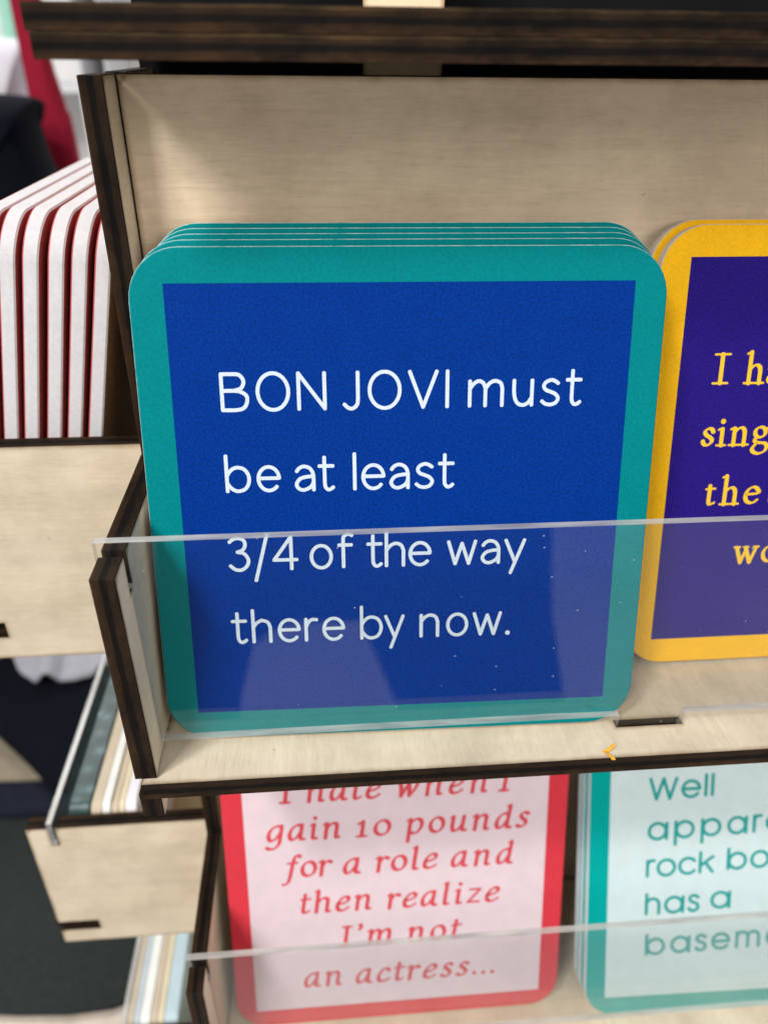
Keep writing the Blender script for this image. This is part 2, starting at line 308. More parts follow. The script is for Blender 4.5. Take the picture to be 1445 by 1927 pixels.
def sans(ch, h):
    t = 1-h; C_ = 1.37-h; AS = 1.42-h
    g = {
    'o': (.86, [A_(.43, .5, .43-h, .5-h, 0, 360)]),
    'b': (.93, [L_((h, AS), (h, h)), S_((h, .62), (.16, .77), (.30, .89), (.47, t), (.68, .87), (.81, .70), (.85, .50), (.81, .30), (.68, .13), (.47, h), (.30, .11), (.16, .23), (h, .38))]),
    'e': (.85, [L_((h+.02, .52), (.85-h, .52)), A_(.435, .5, .435-h, .5-h, 3, 318)]),
    'a': (.79, [S_((.11, .76), (.20, .87), (.36, t), (.55, .88), (.66, .74), (.70, .58)), L_((.70, .60), (.70, h)), S_((.70, .57), (.45, .55), (.22, .48), (.09, .29), (.16, .13), (.32, h), (.50, .12), (.63, .22), (.70, .36))]),
    't': (.60, [L_((.25, 1.25), (.25, .32)), S_((.25, .32), (.27, .17), (.36, h), (.47, .085), (.55, .15)), L_((h, t), (.55, t))]),
    'm': (1.35, [L_((h, t), (h, h)), S_((h, .66), (.19, .83), (.37, t), (.54, .86), (.62, .67)), L_((.62, .67), (.62, h)), S_((.62, .66), (.76, .85), (.95, t), (1.15, .86), (1.22, .67)), L_((1.22, .67), (1.22, h))]),
    'n': (.79, [L_((h, t), (h, h)), S_((h, .66), (.19, .83), (.40, t), (.61, .86), (.70, .66)), L_((.70, .66), (.70, h))]),
    'h': (.79, [L_((h, AS), (h, h)), S_((h, .66), (.19, .83), (.40, t), (.61, .86), (.70, .66)), L_((.70, .66), (.70, h))]),
    'u': (.80, [S_((h, t), (h, .60), (.10, .34), (.20, .14), (.38, h), (.56, .13), (.70, .32)), L_((.71, t), (.71, h))]),
    's': (.74, [S_((.64, .82), (.52, .90), (.38, t), (.20, .86), (.13, .72), (.21, .59), (.38, .52), (.55, .44), (.655, .29), (.57, .13), (.38, h), (.20, .10), (.08, .19))]),
    'l': (.16, [L_((h, AS), (h, h))]),
    'r': (.52, [L_((h, t), (h, h)), S_((h, .62), (.16, .80), (.30, .91), (.47, .90))]),
    'w': (1.14, [L_((h, t), (.32, h)), L_((.32, h), (.57, .86)), L_((.57, .86), (.83, h)), L_((.83, h), (1.14-h, t))]),
    'y': (.83, [L_((h, t), (.42, h+.02)), L_((.83-h, t), (.27, -.36))]),
    'f': (.57, [L_((.22, .02+h), (.22, 1.12)), S_((.22, 1.10), (.24, 1.25), (.34, 1.34), (.47, 1.34), (.54, 1.30)), L_((h, t), (.52, t))]),
    '3': (.85, [S_((.11, 1.16), (.24, 1.26), (.42, 1.37-h), (.62, 1.22), (.67, 1.04), (.58, .85), (.38, .77)), S_((.38, .77), (.62, .70), (.765, .46), (.70, .22), (.50, h+.005), (.28, .09), (.10, .24))]),
    '/': (.60, [L_((.60-h, 1.42), (h, -.36))]),
    '4': (.95, [L_((.70, h), (.70, C_)), L_((.70, C_), (h, .42)), L_((h, .42), (.90, .42))]),
    'B': (1.0, [L_((h, h), (h, C_)), S_((h, C_), (.40, C_), (.66, C_-.02), (.80, 1.14), (.82, .98), (.72, .81), (.50, .74)), L_((h, .735), (.5, .735)), S_((.50, .735), (.70, .70), (.90, .56), (.915, .34), (.80, .14), (.56, h), (h, h))]),
    'O': (1.19, [A_(.595, .685, .595-h, .70-h, 0, 360)]),
    'N': (1.03, [L_((h, h), (h, C_)), L_((h, C_), (1.03-h, h)), L_((1.03-h, h), (1.03-h, C_))]),
    'J': (.66, [L_((.58, C_), (.58, .40)), S_((.58, .40), (.55, .20), (.42, h), (.26, h), (.10, .20))]),
    'V': (1.08, [L_((h, C_), (.54, h)), L_((.54, h), (1.08-h, C_))]),
    'I': (.16, [L_((h, C_), (h, h))]),
    '.': (.19, [(DOT, .095, .09, .095)]),
    }
    return g[ch]
def geo(ch, h):
    """round geometric letters"""
    t = 1-h; AS = 1.25-h; c = lambda x: A_(x, .5, .5-h, .5-h, 0, 360)
    g = {
    'o': (1.0, [c(.5)]), 'a': (1.04, [c(.5), L_((1.04-h, t), (1.04-h, h))]), 'p': (1.04, [c(.54), L_((h, t), (h, -.30))]), 'b': (1.04, [c(.54), L_((h, AS), (h, h))]),
    'e': (1.0, [A_(.5, .5, .5-h, .5-h, 0, 325), L_((h, .5), (1-h, .5))]), 'c': (.93, [A_(.5, .5, .5-h, .5-h, 38, 322)]),
    'h': (.80, [L_((h, AS), (h, h)), A_(.40, .60, .40-h, .40-h, 180, 0), L_((.80-h, .60), (.80-h, h))]), 'n': (.80, [L_((h, t), (h, h)), A_(.40, .60, .40-h, .40-h, 180, 0), L_((.80-h, .60), (.80-h, h))]),
    'm': (1.34, [L_((h, t), (h, h)), A_(.37, .63, .37-h, .37-h, 180, 0), L_((.74-h, .63), (.74-h, h)), A_(.97-h*.5, .63, .37-h, .37-h, 180, 0), L_((1.34-h*1.5, .63), (1.34-h*1.5, h))]),
    's': (.62, [S_((.53, .80), (.42, .90), (.30, t), (.15, .86), (.10, .74), (.17, .60), (.32, .53), (.48, .44), (.545, .27), (.45, .12), (.30, h), (.16, .11), (.07, .22))]),
    'r': (.44, [L_((h, t), (h, h)), S_((h, .66), (.14, .83), (.26, .92), (.42, t))]), 'k': (.82, [L_((h, AS), (h, h)), L_((.72, t), (.13, .46)), L_((.33, .62), (.80-h, h))]),
    'l': (.16, [L_((h, AS), (h, h))]), 't': (.46, [L_((.22, 1.18), (.22, h)), L_((h, t), (.46-h, t))]), 'y': (.86, [L_((h, t), (.43, h)), L_((.86-h, t), (.28, -.30))]),
    'W': (1.46, [L_((h, AS-.02), (.40, h)), L_((.40, h), (.73, AS-.02)), L_((.73, AS-.02), (1.06, h)), L_((1.06, h), (1.46-h, AS-.02))]),
    }
    return g[ch]
def serif(ch, h):
    """broad-pen roman letters: stems with slab-like bracketed feet"""
    def foot(x, y, w_=.19): return ('bar', (x-w_, y+.035), (x+w_, y+.035))
    def flag(x, y): return ('bar', (x-.20, y-.12), (x, y-.035))
    t = 1.0-.07
    g = {
    'I': (.78, [L_((.39, .03), (.39, 1.50)), foot(.39, 0, .38), ('bar', (.01, 1.49), (.77, 1.49))]),
    'h': (1.12, [L_((.30, .02), (.30, 1.60)), flag(.30, 1.64), foot(.30, 0, .24), S_((.33, .74), (.50, .91), (.68, .94), (.82, .82), (.86, .62)), L_((.86, .64), (.86, .02)), foot(.86, 0, .24)]),
    'n': (1.12, [L_((.28, .02), (.28, .92)), flag(.28, .99), foot(.28, 0, .24), S_((.31, .72), (.48, .90), (.66, .94), (.80, .82), (.84, .62)), L_((.84, .64), (.84, .02)), foot(.84, 0, .24)]),
    'i': (.50, [L_((.26, .02), (.26, .90)), flag(.26, .98), foot(.26, 0, .24), (DOT, .25, 1.30, .135)]),
    's': (.68, [S_((.58, .76), (.52, .88), (.36, .94), (.20, .86), (.15, .72), (.26, .58), (.45, .46), (.56, .30), (.47, .13), (.30, .06), (.14, .12), (.08, .26))]),
    'a': (.84, [S_((.13, .72), (.18, .88), (.36, .94), (.52, .86), (.56, .66)), L_((.56, .70), (.56, .16)), S_((.56, .20), (.62, .07), (.72, .05), (.82, .12)), S_((.56, .56), (.34, .50), (.16, .38), (.11, .22), (.20, .07), (.36, .07), (.56, .22))]),
    't': (.58, [L_((.22, 1.08), (.21, .24)), S_((.21, .26), (.25, .10), (.36, .06), (.55, .15)), ('bar', (.02, .90), (.52, .92))]),
    'e': (.86, [S_((.14, .54), (.80, .60), (.74, .82), (.56, .94), (.36, .90), (.18, .72), (.11, .46), (.18, .20), (.38, .07), (.60, .08), (.80, .24))]),
    'g': (1.02, [A_(.42, .68, .28, .27, 0, 360), ('bar', (.66, .84), (.94, .92)), S_((.28, .43), (.17, .30), (.22, .17), (.45, .12), (.74, .08), (.86, -.10), (.76, -.34), (.46, -.46), (.18, -.38), (.08, -.20), (.18, -.02), (.30, .10))]),
    'w': (1.42, [L_((.18, .92), (.46, .04)), L_((.46, .04), (.72, .80)), L_((.68, .92), (.98, .04)), L_((.98, .04), (1.28, .92)), ('bar', (.02, .95), (.36, .95)), ('bar', (.56, .95), (.84, .95)), ('bar', (1.12, .95), (1.42, .95))]),
    'o': (.96, [A_(.48, .5, .37, .44, 0, 360)]),
    }
    return g[ch]
def ital(ch, h):
    """sturdy slanted broad-pen letters"""
    t = .93
    g = {
    'I': (.52, [L_((.26, .05), (.26, 1.28)), ('bar', (.02, .05), (.50, .05)), ('bar', (.02, 1.28), (.50, 1.28))]),
    'h': (.92, [L_((.16, .03), (.16, 1.42)), ('bar', (.02, 1.36), (.16, 1.42)), S_((.18, .62), (.36, .86), (.56, .93), (.70, .82), (.72, .60)), S_((.72, .62), (.71, .22), (.76, .06), (.90, .06))]),
    'a': (.92, [S_((.70, .90), (.46, .93), (.22, .74), (.11, .42), (.16, .14), (.32, .06), (.52, .24), (.70, .60)), S_((.71, .95), (.69, .40), (.71, .10), (.90, .06))]),
    't': (.56, [S_((.24, 1.22), (.22, .70), (.20, .30), (.25, .08), (.40, .07), (.54, .16)), ('bar', (.04, .90), (.54, .93))]),
    'e': (.78, [S_((.12, .46), (.40, .50), (.62, .62), (.68, .80), (.54, .93), (.34, .85), (.17, .60), (.11, .34), (.18, .12), (.36, .05), (.56, .10), (.74, .24))]),
    'w': (1.20, [S_((.10, .95), (.20, .60), (.26, .05)), L_((.26, .05), (.58, .80)), S_((.56, .90), (.64, .55), (.68, .05)), S_((.68, .05), (.92, .40), (1.10, .92)), ('bar', (.0, .92), (.14, .95))]),
    'n': (.92, [L_((.18, .03), (.18, .93)), ('bar', (.02, .86), (.18, .94)), S_((.20, .62), (.38, .86), (.56, .93), (.70, .82), (.72, .60)), S_((.72, .62), (.71, .22), (.76, .06), (.90, .06))]),
    'm': (1.42, [L_((.18, .03), (.18, .93)), ('bar', (.02, .86), (.18, .94)), S_((.20, .62), (.36, .86), (.52, .93), (.64, .82), (.66, .60)), L_((.66, .62), (.66, .03)), S_((.68, .62), (.86, .86), (1.03, .93), (1.17, .82), (1.20, .60)), S_((1.20, .62), (1.19, .22), (1.24, .06), (1.40, .06))]),
    'g': (.88, [S_((.74, .92), (.48, .93), (.22, .74), (.11, .42), (.17, .14), (.34, .07), (.56, .26), (.74, .60)), S_((.76, .95), (.73, .20), (.68, -.16), (.50, -.40), (.24, -.44), (.08, -.36))]),
    'i': (.46, [S_((.20, .93), (.19, .40), (.22, .08), (.42, .07)), ('bar', (.04, .87), (.20, .94)), (DOT, .22, 1.30, .12)]),
    '1': (.56, [L_((.30, .05), (.30, .95)), ('bar', (.06, .80), (.30, .96)), ('bar', (.04, .05), (.56, .05))]),
    '0': (.94, [A_(.47, .5, .37, .44, 0, 360)]),
    'o': (.88, [A_(.44, .5, .34, .44, 0, 360)]),
    'p': (.92, [L_((.18, -.42), (.18, .93)), ('bar', (.02, .86), (.18, .94)), S_((.20, .66), (.38, .88), (.58, .93), (.76, .80), (.80, .50), (.66, .16), (.44, .06), (.20, .16))]),
    'u': (.92, [S_((.16, .93), (.14, .40), (.20, .10), (.38, .06), (.56, .24), (.70, .56)), ('bar', (.02, .87), (.16, .94)), S_((.71, .93), (.69, .40), (.71, .10), (.90, .06))]),
    'd': (.92, [S_((.70, .90), (.46, .93), (.22, .74), (.11, .42), (.16, .14), (.32, .06), (.52, .24), (.70, .60)), S_((.72, 1.42), (.69, .40), (.71, .10), (.90, .06)), ('bar', (.58, 1.36), (.72, 1.42))]),
    's': (.66, [S_((.58, .84), (.42, .93), (.26, .87), (.20, .72), (.30, .58), (.46, .44), (.53, .27), (.43, .11), (.26, .05), (.06, .14))]),
    'f': (.74, [S_((.72, 1.30), (.60, 1.38), (.46, 1.28), (.38, .90), (.32, .30), (.26, -.16), (.14, -.38), (-.06, -.42)), ('bar', (.12, .90), (.62, .93))]),
    'r': (.66, [L_((.18, .03), (.18, .93)), ('bar', (.02, .86), (.18, .94)), S_((.20, .60), (.34, .82), (.48, .92), (.64, .84))]),
    'l': (.46, [S_((.20, 1.42), (.19, .50), (.22, .08), (.42, .07)), ('bar', (.06, 1.36), (.20, 1.42))]),
    'z': (.76, [('bar', (.10, .90), (.68, .90)), L_((.66, .90), (.08, .08)), ('bar', (.06, .08), (.70, .08))]),
    "'": (.30, [S_((.14, 1.34), (.20, 1.22), (.12, 1.04))]),
    'c': (.76, [S_((.66, .78), (.54, .93), (.34, .85), (.17, .60), (.11, .34), (.18, .12), (.36, .05), (.56, .10), (.72, .24))]),
    '.': (.30, [(DOT, .15, .12, .125)]),
    }
    return g[ch]
FONTS = {'sans': (sans, dict(w=.066)), 'geo': (geo, dict(w=.083)), 'serif': (serif, dict(w=.115, thin=.052, ang=25)), 'ital': (ital, dict(w=.116, thin=.062, ang=30, slant=.13))}
TIGHT = {'/': .2, 'y': .35, 'w': .4, 'V': .45, 't': .6, 'f': .5, '.': .7, 'o': .8, 'O': .85, 'e': .8, 'a': .9, 's': .8, 'c': .7, 'r': .7, 'J': .7}
def stroke_faces(bm, pts, wfun, y, sx, sy, ox, oy, slant, roundcap):
    pts = [p for i, p in enumerate(pts) if i == 0 or (abs(p[0]-pts[i-1][0])+abs(p[1]-pts[i-1][1])) > 1e-5]
    closed = abs(pts[0][0]-pts[-1][0])+abs(pts[0][1]-pts[-1][1]) < 1e-4
    n = len(pts); sec = []
    for i, p in enumerate(pts):
        if closed: a, b = pts[(i-1) % (n-1)], pts[(i+1) % (n-1)]
        else: a, b = pts[max(0, i-1)], pts[min(n-1, i+1)]
        d = Vector((b[0]-a[0], b[1]-a[1])).normalized(); nn = Vector((-d.y, d.x)); sec.append((Vector(p), d, nn, wfun(nn)))
    if roundcap and not closed:
        def cap(s, sg): return [(s[0]+sg*s[1]*s[3]*math.sin(f), s[1], s[2], s[3]*math.cos(f)) for f in (0.45, 0.8)] + [(s[0]+sg*s[1]*s[3]*0.86, s[1], s[2], s[3]*0.42)]
        sec = cap(sec[0], -1)[::-1] + sec + cap(sec[-1], 1)
    prev = None
    def mk(q): x = q.x + slant*q.y; return bm.verts.new(((ox + x*sx)*S, y*S, (oy + q.y*sy)*S))
    for s in sec:
        cur = (mk(s[0]+s[2]*s[3]), mk(s[0]-s[2]*s[3]))
        if prev: bm.faces.new((prev[0], prev[1], cur[1], cur[0]))
        prev = cur
def lettering(parent, words, mat, label, tilt=0.0):
    """words: (font, text, ink start, ink end, baseline, x-height) in card millimetres; one mesh per printed line"""
    bm = bmesh.new(); k = 0
    for font, text, x0, x1, base, xh in words:
        fn, pr = FONTS[font]; h = pr['w']; slant = pr.get('slant', 0)
        gl = [fn(c, h) for c in text]
        tot = sum(g[0] for g in gl)*xh; pw = [0.5*(TIGHT.get(a, 1)+TIGHT.get(b, 1)) for a, b in zip(text, text[1:])]
        gap = (x1-x0-tot)/sum(pw) if pw else 0; sx = xh
        if not pw: sx = (x1-x0)/gl[0][0]
        if pw and gap < 0.06*xh:
            gap = 0.06*xh; sx = xh*(x1-x0-gap*sum(pw))/tot
        if 'thin' in pr:
            ca, sa = math.cos(math.radians(pr['ang'])), math.sin(math.radians(pr['ang']))
            wf = lambda n_, a=h, b=pr['thin']: math.hypot(a*(n_.x*ca+n_.y*sa), b*(-n_.x*sa+n_.y*ca))
        else: wf = lambda n_, a=h: a
        x = x0
        for i, (gw, strokes) in enumerate(gl):
            for st in strokes:
                y = -0.045 - 0.004*(k % 14); k += 1
                oy = base + tilt*(x-20)
                if st[0] == DOT:
                    _, cx, cy, r = st
                    vs = [bm.verts.new(((x+(cx+slant*cy+r*math.cos(a))*sx)*S, y*S, (oy+(cy+r*math.sin(a))*xh)*S)) for a in [j*math.pi/10 for j in range(20)]]
                    bm.faces.new(vs)
                elif st[0] == 'bar': stroke_faces(bm, [st[1], st[2]], lambda n_, a=pr.get('thin', .05)*1.05: a, y, sx, xh, x, oy, slant, True)
                else: stroke_faces(bm, st, wf, y, sx, xh, x, oy, slant, True)
            x += gw*sx + (gap*pw[i] if i < len(pw) else 0)
    for f in bm.faces:
        f.normal_update()
        if f.normal.y > 0: f.normal_flip()
    me = bpy.data.meshes.new('lettering'); bm.to_mesh(me); bm.free()
    return tag(link('lettering', me, [mat], parent), label)

# ------------------------------------------------------------------ coasters
def coaster_mesh(name, w_, h_, th, rad, bev, front_rim=0):
    """rounded square board; material slots: 0 printed face, 1 raw edge, 2 rim bevel, 3 back"""
    def loop(inset, y):
        r = rad-inset; out = []
        for cx, cz, a0 in ((w_-rad, h_-rad, 0), (rad, h_-rad, 90), (rad, rad, 180), (w_-rad, rad, 270)):
            for j in range(11):
                a = math.radians(a0+9*j); out.append(((cx+r*math.cos(a))*S, y*S, (cz+r*math.sin(a))*S))
        return out
    bm = bmesh.new(); rings = [[bm.verts.new(p) for p in loop(i, y)] for i, y in ((bev, 0), (bev*.35, bev*.25), (0, bev), (0, th-bev), (bev, th))]
    for a, b, mi in ((0, 1, front_rim), (1, 2, 2), (2, 3, 1), (3, 4, 1)):
        for j in range(len(rings[0])):
            q = bm.faces.new((rings[a][j], rings[a][(j+1) % 44], rings[b][(j+1) % 44], rings[b][j])); q.material_index = mi; q.smooth = True
    for r_ in (rings[0], rings[2], rings[3], rings[4]):
        for j in range(44): bm.edges.get((r_[j], r_[(j+1) % 44])).smooth = False
    bm.faces.new(rings[0]); f = bm.faces.new(rings[4]); f.material_index = 3
    bmesh.ops.recalc_face_normals(bm, faces=bm.faces)
    me = bpy.data.meshes.new(name); bm.to_mesh(me); bm.free(); return me
def card_matrix(x, y, z, lean, yaw=0.0, roll=0.0):
    return Matrix.Translation(Vector((x, y, z))*S) @ Matrix.Rotation(yaw, 4, 'Z') @ Matrix.Rotation(-lean, 4, 'X') @ Matrix.Rotation(-roll, 4, 'Y')
def coaster(mats, mw, label, group=None, th=3.3, size=(100, 100), rad=9.5, name='coaster', bev=0.40, cat='coaster'):
    o = link(name, coaster_mesh(name, size[0], size[1], th, rad, bev), mats, None, mw)
    return tag(o, label, cat, group)
def copy_card(src, mw, label):
    o = src.copy(); C.objects.link(o); o.matrix_basis = mw; o['label'] = label; return o
def panel(parent, m, mat, size=100, name='printed_panel'):
    me = bpy.data.meshes.new(name); y = -0.02*S
    me.from_pydata([(m*S, y, m*S), ((size-m)*S, y, m*S), ((size-m)*S, y, (size-m)*S), (m*S, y, (size-m)*S)], [], [(0, 1, 2, 3)])
    return link(name, me, [mat], parent)

# main teal stack: front one plus four behind
LM = 0.2644
teal_m = [P['teal'], P['core'], P['tealrim'], P['back']]
front = coaster(teal_m, card_matrix(1.34, -11.2, 0.78, LM, -0.015), 'teal bordered coaster with blue square and white lettering, frontmost of its stack', 'teal bordered coasters in the middle tray')
front_p = panel(front, 6.35, P['blue'])
X1 = 5.45
lettering(front_p, [('sans', 'BON', 15.3, 35.3, 70.2, X1), ('sans', 'JOVI', 38.1, 58.9, 70.2, X1), ('sans', 'must', 62.4, 84.6, 70.25, X1)], P['white_ink'], 'white printed words BON JOVI must')
lettering(front_p, [('sans', 'be', 15.2, 25.9, 54.3, X1), ('sans', 'at', 28.5, 36.4, 54.25, X1), ('sans', 'least', 40.0, 60.0, 54.25, X1)], P['white_ink'], 'white printed words be at least')
lettering(front_p, [('sans', '3/4', 14.6, 28.7, 37.9, X1), ('sans', 'of', 31.0, 39.7, 37.9, X1), ('sans', 'the', 42.4, 55.6, 37.95, X1), ('sans', 'way', 58.8, 75.1, 37.95, X1)], P['white_ink'], 'white printed words 3/4 of the way')
lettering(front_p, [('sans', 'there', 14.4, 37.7, 22.0, X1), ('sans', 'by', 40.9, 50.2, 22.0, X1), ('sans', 'now.', 53.3, 72.5, 22.0, X1)], P['white_ink'], 'white printed words there by now.')
ords = ['second', 'third', 'fourth', 'rearmost']
prev = None
for k in range(1, 5):
    mw = card_matrix(1.34+0.35*k+(0.5 if k > 1 else 0), -11.2+4.15*k, 0.9+0.16*k, LM-0.004*k, -0.012)
    lab = '%s coaster of the teal stack, only a strip showing along its top edge' % ords[k-1]
    prev = coaster(teal_m, mw, lab, 'teal bordered coasters in the middle tray') if k == 1 else copy_card(prev, mw, lab)
# yellow stack
LY = math.radians(13.7)
yel_m = [P['yellow'], P['grey_core'], P['grey_core'], P['back']]
yf = coaster(yel_m, card_matrix(106.4, 5.23, 0.75, LY), 'yellow coaster with purple square and yellow serif lettering, front one of its stack', 'yellow bordered coasters in the middle tray', th=3.0)
yf_p = panel(yf, 6.35, P['purple'])
YX = 4.25
for ws, lb in (([('serif', 'I', 14.0, 17.4, 67.4, YX), ('serif', 'ha', 20.8, 29.6, 67.3, YX)], 'I ha'), ([('serif', 'sing', 13.1, 29.0, 53.6, YX)], 'sing'),
               ([('serif', 'the', 15.5, 28.2, 39.8, YX), ('serif', 's', 30.7, 33.7, 39.6, YX)], 'the s'), ([('serif', 'wo', 24.0, 34.9, 25.25, YX)], 'wo')):
    lettering(yf_p, ws, P['yellow_ink'], 'yellow serif letters ' + lb)
y2 = coaster(yel_m, card_matrix(105.3, 5.23+3.6, 1.0, LY-.008), 'yellow coaster just behind the purple squared one, showing a yellow strip above it', 'yellow bordered coasters in the middle tray', th=3.0)
# lower tray, red coaster
ZL = -132.8
rf = coaster([P['red'], P['core'], P['red'], P['back']], card_matrix(3.72, -6.5, -132.0, 0.276), 'red bordered pink coaster about gaining 10 pounds for a role, in the lower tray', th=3.0)
rf_p = panel(rf, 6.0, P['pink'])
XI = 5.5
for ws, lb in (([('ital', 'I', 16.4, 19.4, 79.5, XI), ('ital', 'hate', 23.8, 44.8, 79.5, XI), ('ital', 'when', 49.5, 75.6, 79.4, XI), ('ital', 'I', 79.3, 82.2, 79.3, XI)], 'I hate when I'),
               ([('ital', 'gain', 11.9, 33.0, 67.0, XI), ('ital', '10', 37.7, 47.7, 66.8, XI), ('ital', 'pounds', 52.1, 88.2, 66.6, XI)], 'gain 10 pounds'),
               ([('ital', 'for', 16.6, 29.9, 54.3, XI), ('ital', 'a', 33.4, 38.6, 54.3, XI), ('ital', 'role', 43.0, 61.2, 54.3, XI), ('ital', 'and', 65.3, 83.9, 54.2, XI)], 'for a role and'),
               ([('ital', 'then', 20.3, 41.5, 41.3, XI), ('ital', 'realize', 46.2, 80.1, 40.9, XI)], 'then realize'),
               ([('ital', "I'm", 32.2, 47.9, 28.4, XI), ('ital', 'not', 52.4, 68.5, 28.2, XI)], "I'm not"),
               ([('ital', 'an', 20.5, 32.0, 13.9, XI), ('ital', 'actress...', 36.3, 79.8, 13.8, XI)], 'an actress...')):
    lettering(rf_p, ws, P['red_ink'], 'red slanted words ' + lb)
# lower tray, sea green stack
gm = [P['green'], P['lav'], P['lav'], P['back']]
gf = coaster(gm, card_matrix(111.74, -11.15, -131.95, 0.385, -0.03, 0.012), 'sea green bordered pale aqua coaster about rock bottom, front of the lower tray', 'sea green coasters in the lower tray', th=2.9)
gf_p = panel(gf, 6.2, P['pale'])
XG = 6.15
for ws, lb in (([('geo', 'Well', 17.8, 37.8, 72.3, XG)], 'Well'), ([('geo', 'apparently', 17.9, 80.5, 59.2, XG)], 'apparently'), ([('geo', 'rock', 17.8, 39.2, 46.9, XG), ('geo', 'bottom', 42.9, 79.5, 47.3, XG)], 'rock bottom'),
               ([('geo', 'has', 17.9, 35.1, 34.1, XG), ('geo', 'a', 38.4, 44.9, 34.5, XG)], 'has a'), ([('geo', 'basement', 18.4, 73.5, 20.2, XG)], 'basement')):
    lettering(gf_p, ws, P['green_ink'], 'sea green rounded words ' + lb, tilt=0.03)
g2 = coaster(gm, card_matrix(111.05, -7.8, -131.9, 0.378, -0.03, 0.012), 'sea green coaster second in its stack, its white left edge showing beside the aqua one', 'sea green coasters in the lower tray', th=2.9)
copy_card(g2, card_matrix(110.7, -4.6, -131.85, 0.370, -0.03, 0.012), 'rearmost sea green coaster of its stack, a pale sliver beside the dark gap')

# left rack: red printed white coasters seen from their edges
DULLRED = paper_mat('dull_red_print', (0.52, 0.10, 0.105), 0.12)
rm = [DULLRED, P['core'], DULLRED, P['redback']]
def nb(lx, ly, lz, lean, yaw=0.0): return neighbour @ card_matrix(lx, ly, lz, lean, yaw)
LN = math.radians(12.3); sp = None
names = ['rightmost coaster of the thick white edged red stack, against the charred upright', 'second white edged red coaster from the charred upright', 'third white edged red coaster from the charred upright',
         'fourth white edged red coaster from the charred upright', 'white edged red coaster right behind the front one of its stack', 'leftmost white edged red coaster, front of its stack']
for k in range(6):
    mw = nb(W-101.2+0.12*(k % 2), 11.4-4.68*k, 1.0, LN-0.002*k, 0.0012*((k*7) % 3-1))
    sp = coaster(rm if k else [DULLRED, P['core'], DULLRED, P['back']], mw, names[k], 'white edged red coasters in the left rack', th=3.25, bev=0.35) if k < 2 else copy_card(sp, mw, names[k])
# left rack lower trays: short cards whose long top edges run away from the viewer
def short_card(mat, x0, th, ztop, label, name='small_card', cat='card', group=None, height=48, length=96, ystart=37.6):
    return coaster([mat, mat, mat, mat], nb(NY-ystart-length, x0-NX, ztop-height, 0.0), label, group, th=th, size=(length, height), rad=3, name=name, bev=0.3, cat=cat)
short_card(GAPTONE, -49.2, 6.6, -80.5, 'dark green mottled packet added for the dark gap behind the acrylic lip, lower left tray', 'gap_filler', 'filler')  # made-up filler where only the gap behind the acrylic looks dark
for (x0, th, mt, zt, lb) in ((-42.3, 3.4, 'tan', -80.8, 'tan card between the dark green packet and a white card'), (-38.7, 2.6, 'whitecard', -80.2, 'white card in the middle of the lower left tray'),
                             (-35.9, 2.2, 'tan', -81.2, 'beige card right of the white one in the lower left tray'), (-33.5, 1.9, 'cream', -80.6, 'cream card next to the lavender white one'), (-31.4, 3.5, 'lav', -80.2, 'lavender white card closest to the corner under the middle shelf')):
    short_card(P[mt], x0, th, zt, lb, group='small cards in the lower left tray')
for (x0, th, mt, lb) in ((-52.0, 2.2, 'tan', 'tan card, leftmost in the bottom left tray'), (-49.6, 2.4, 'greyblue', 'grey blue card beside the tan one in the bottom left tray'), (-47.0, 4.0, 'whitecard', 'thick white card in the bottom left tray'),
                         (-42.7, 2.6, 'tan', 'beige card right of the thick white one, bottom left tray'), (-39.9, 2.4, 'cream', 'cream card left of the pale blue one, bottom left tray'), (-37.3, 5.6, 'paleblue', 'pale blue card nearest the charred arm, bottom left tray')):
    short_card(P[mt], x0, th, -213.5, lb, group='small cards in the bottom left tray')

# scraps of orange paper
def scrap(x, y, z, rz, label, pts):
    bm = bmesh.new(); n = len(pts)//2
    lo = [bm.verts.new((px*S, py*S, pz*S)) for px, py, pz in pts]; hi = [bm.verts.new((px*S, py*S, (pz+0.12)*S)) for px, py, pz in pts]
    for a in (lo, hi):
        for i in range(n-1): bm.faces.new((a[i], a[i+1], a[2*n-2-i], a[2*n-1-i]))
    for i in range(2*n): bm.faces.new((lo[i], lo[(i+1) % (2*n)], hi[(i+1) % (2*n)], hi[i]))
    bmesh.ops.recalc_face_normals(bm, faces=bm.faces)
    me = bpy.data.meshes.new('paper_scrap'); bm.to_mesh(me); bm.free()
    return tag(link('paper_scrap', me, [SCRAP], None, Matrix.Translation(Vector((x, y, z))*S) @ Matrix.Rotation(rz, 4, 'Z')), label, 'scrap')
scrap(94.6, -21.0, 0.06, 0.0, 'tiny bent orange scrap on the front of the middle shelf', [(-0.2, -1.6, 0), (-0.9, -0.3, 0.3), (-1.6, 0.9, 0.05), (-0.3, 1.2, 0.5), (1.2, 2.2, 0.9), (1.5, 1.6, 0.6), (0.2, 0.7, 0.2), (-0.6, 0.45, 0.1), (0.0, -0.4, 0.2), (0.6, -1.5, 0.0)])

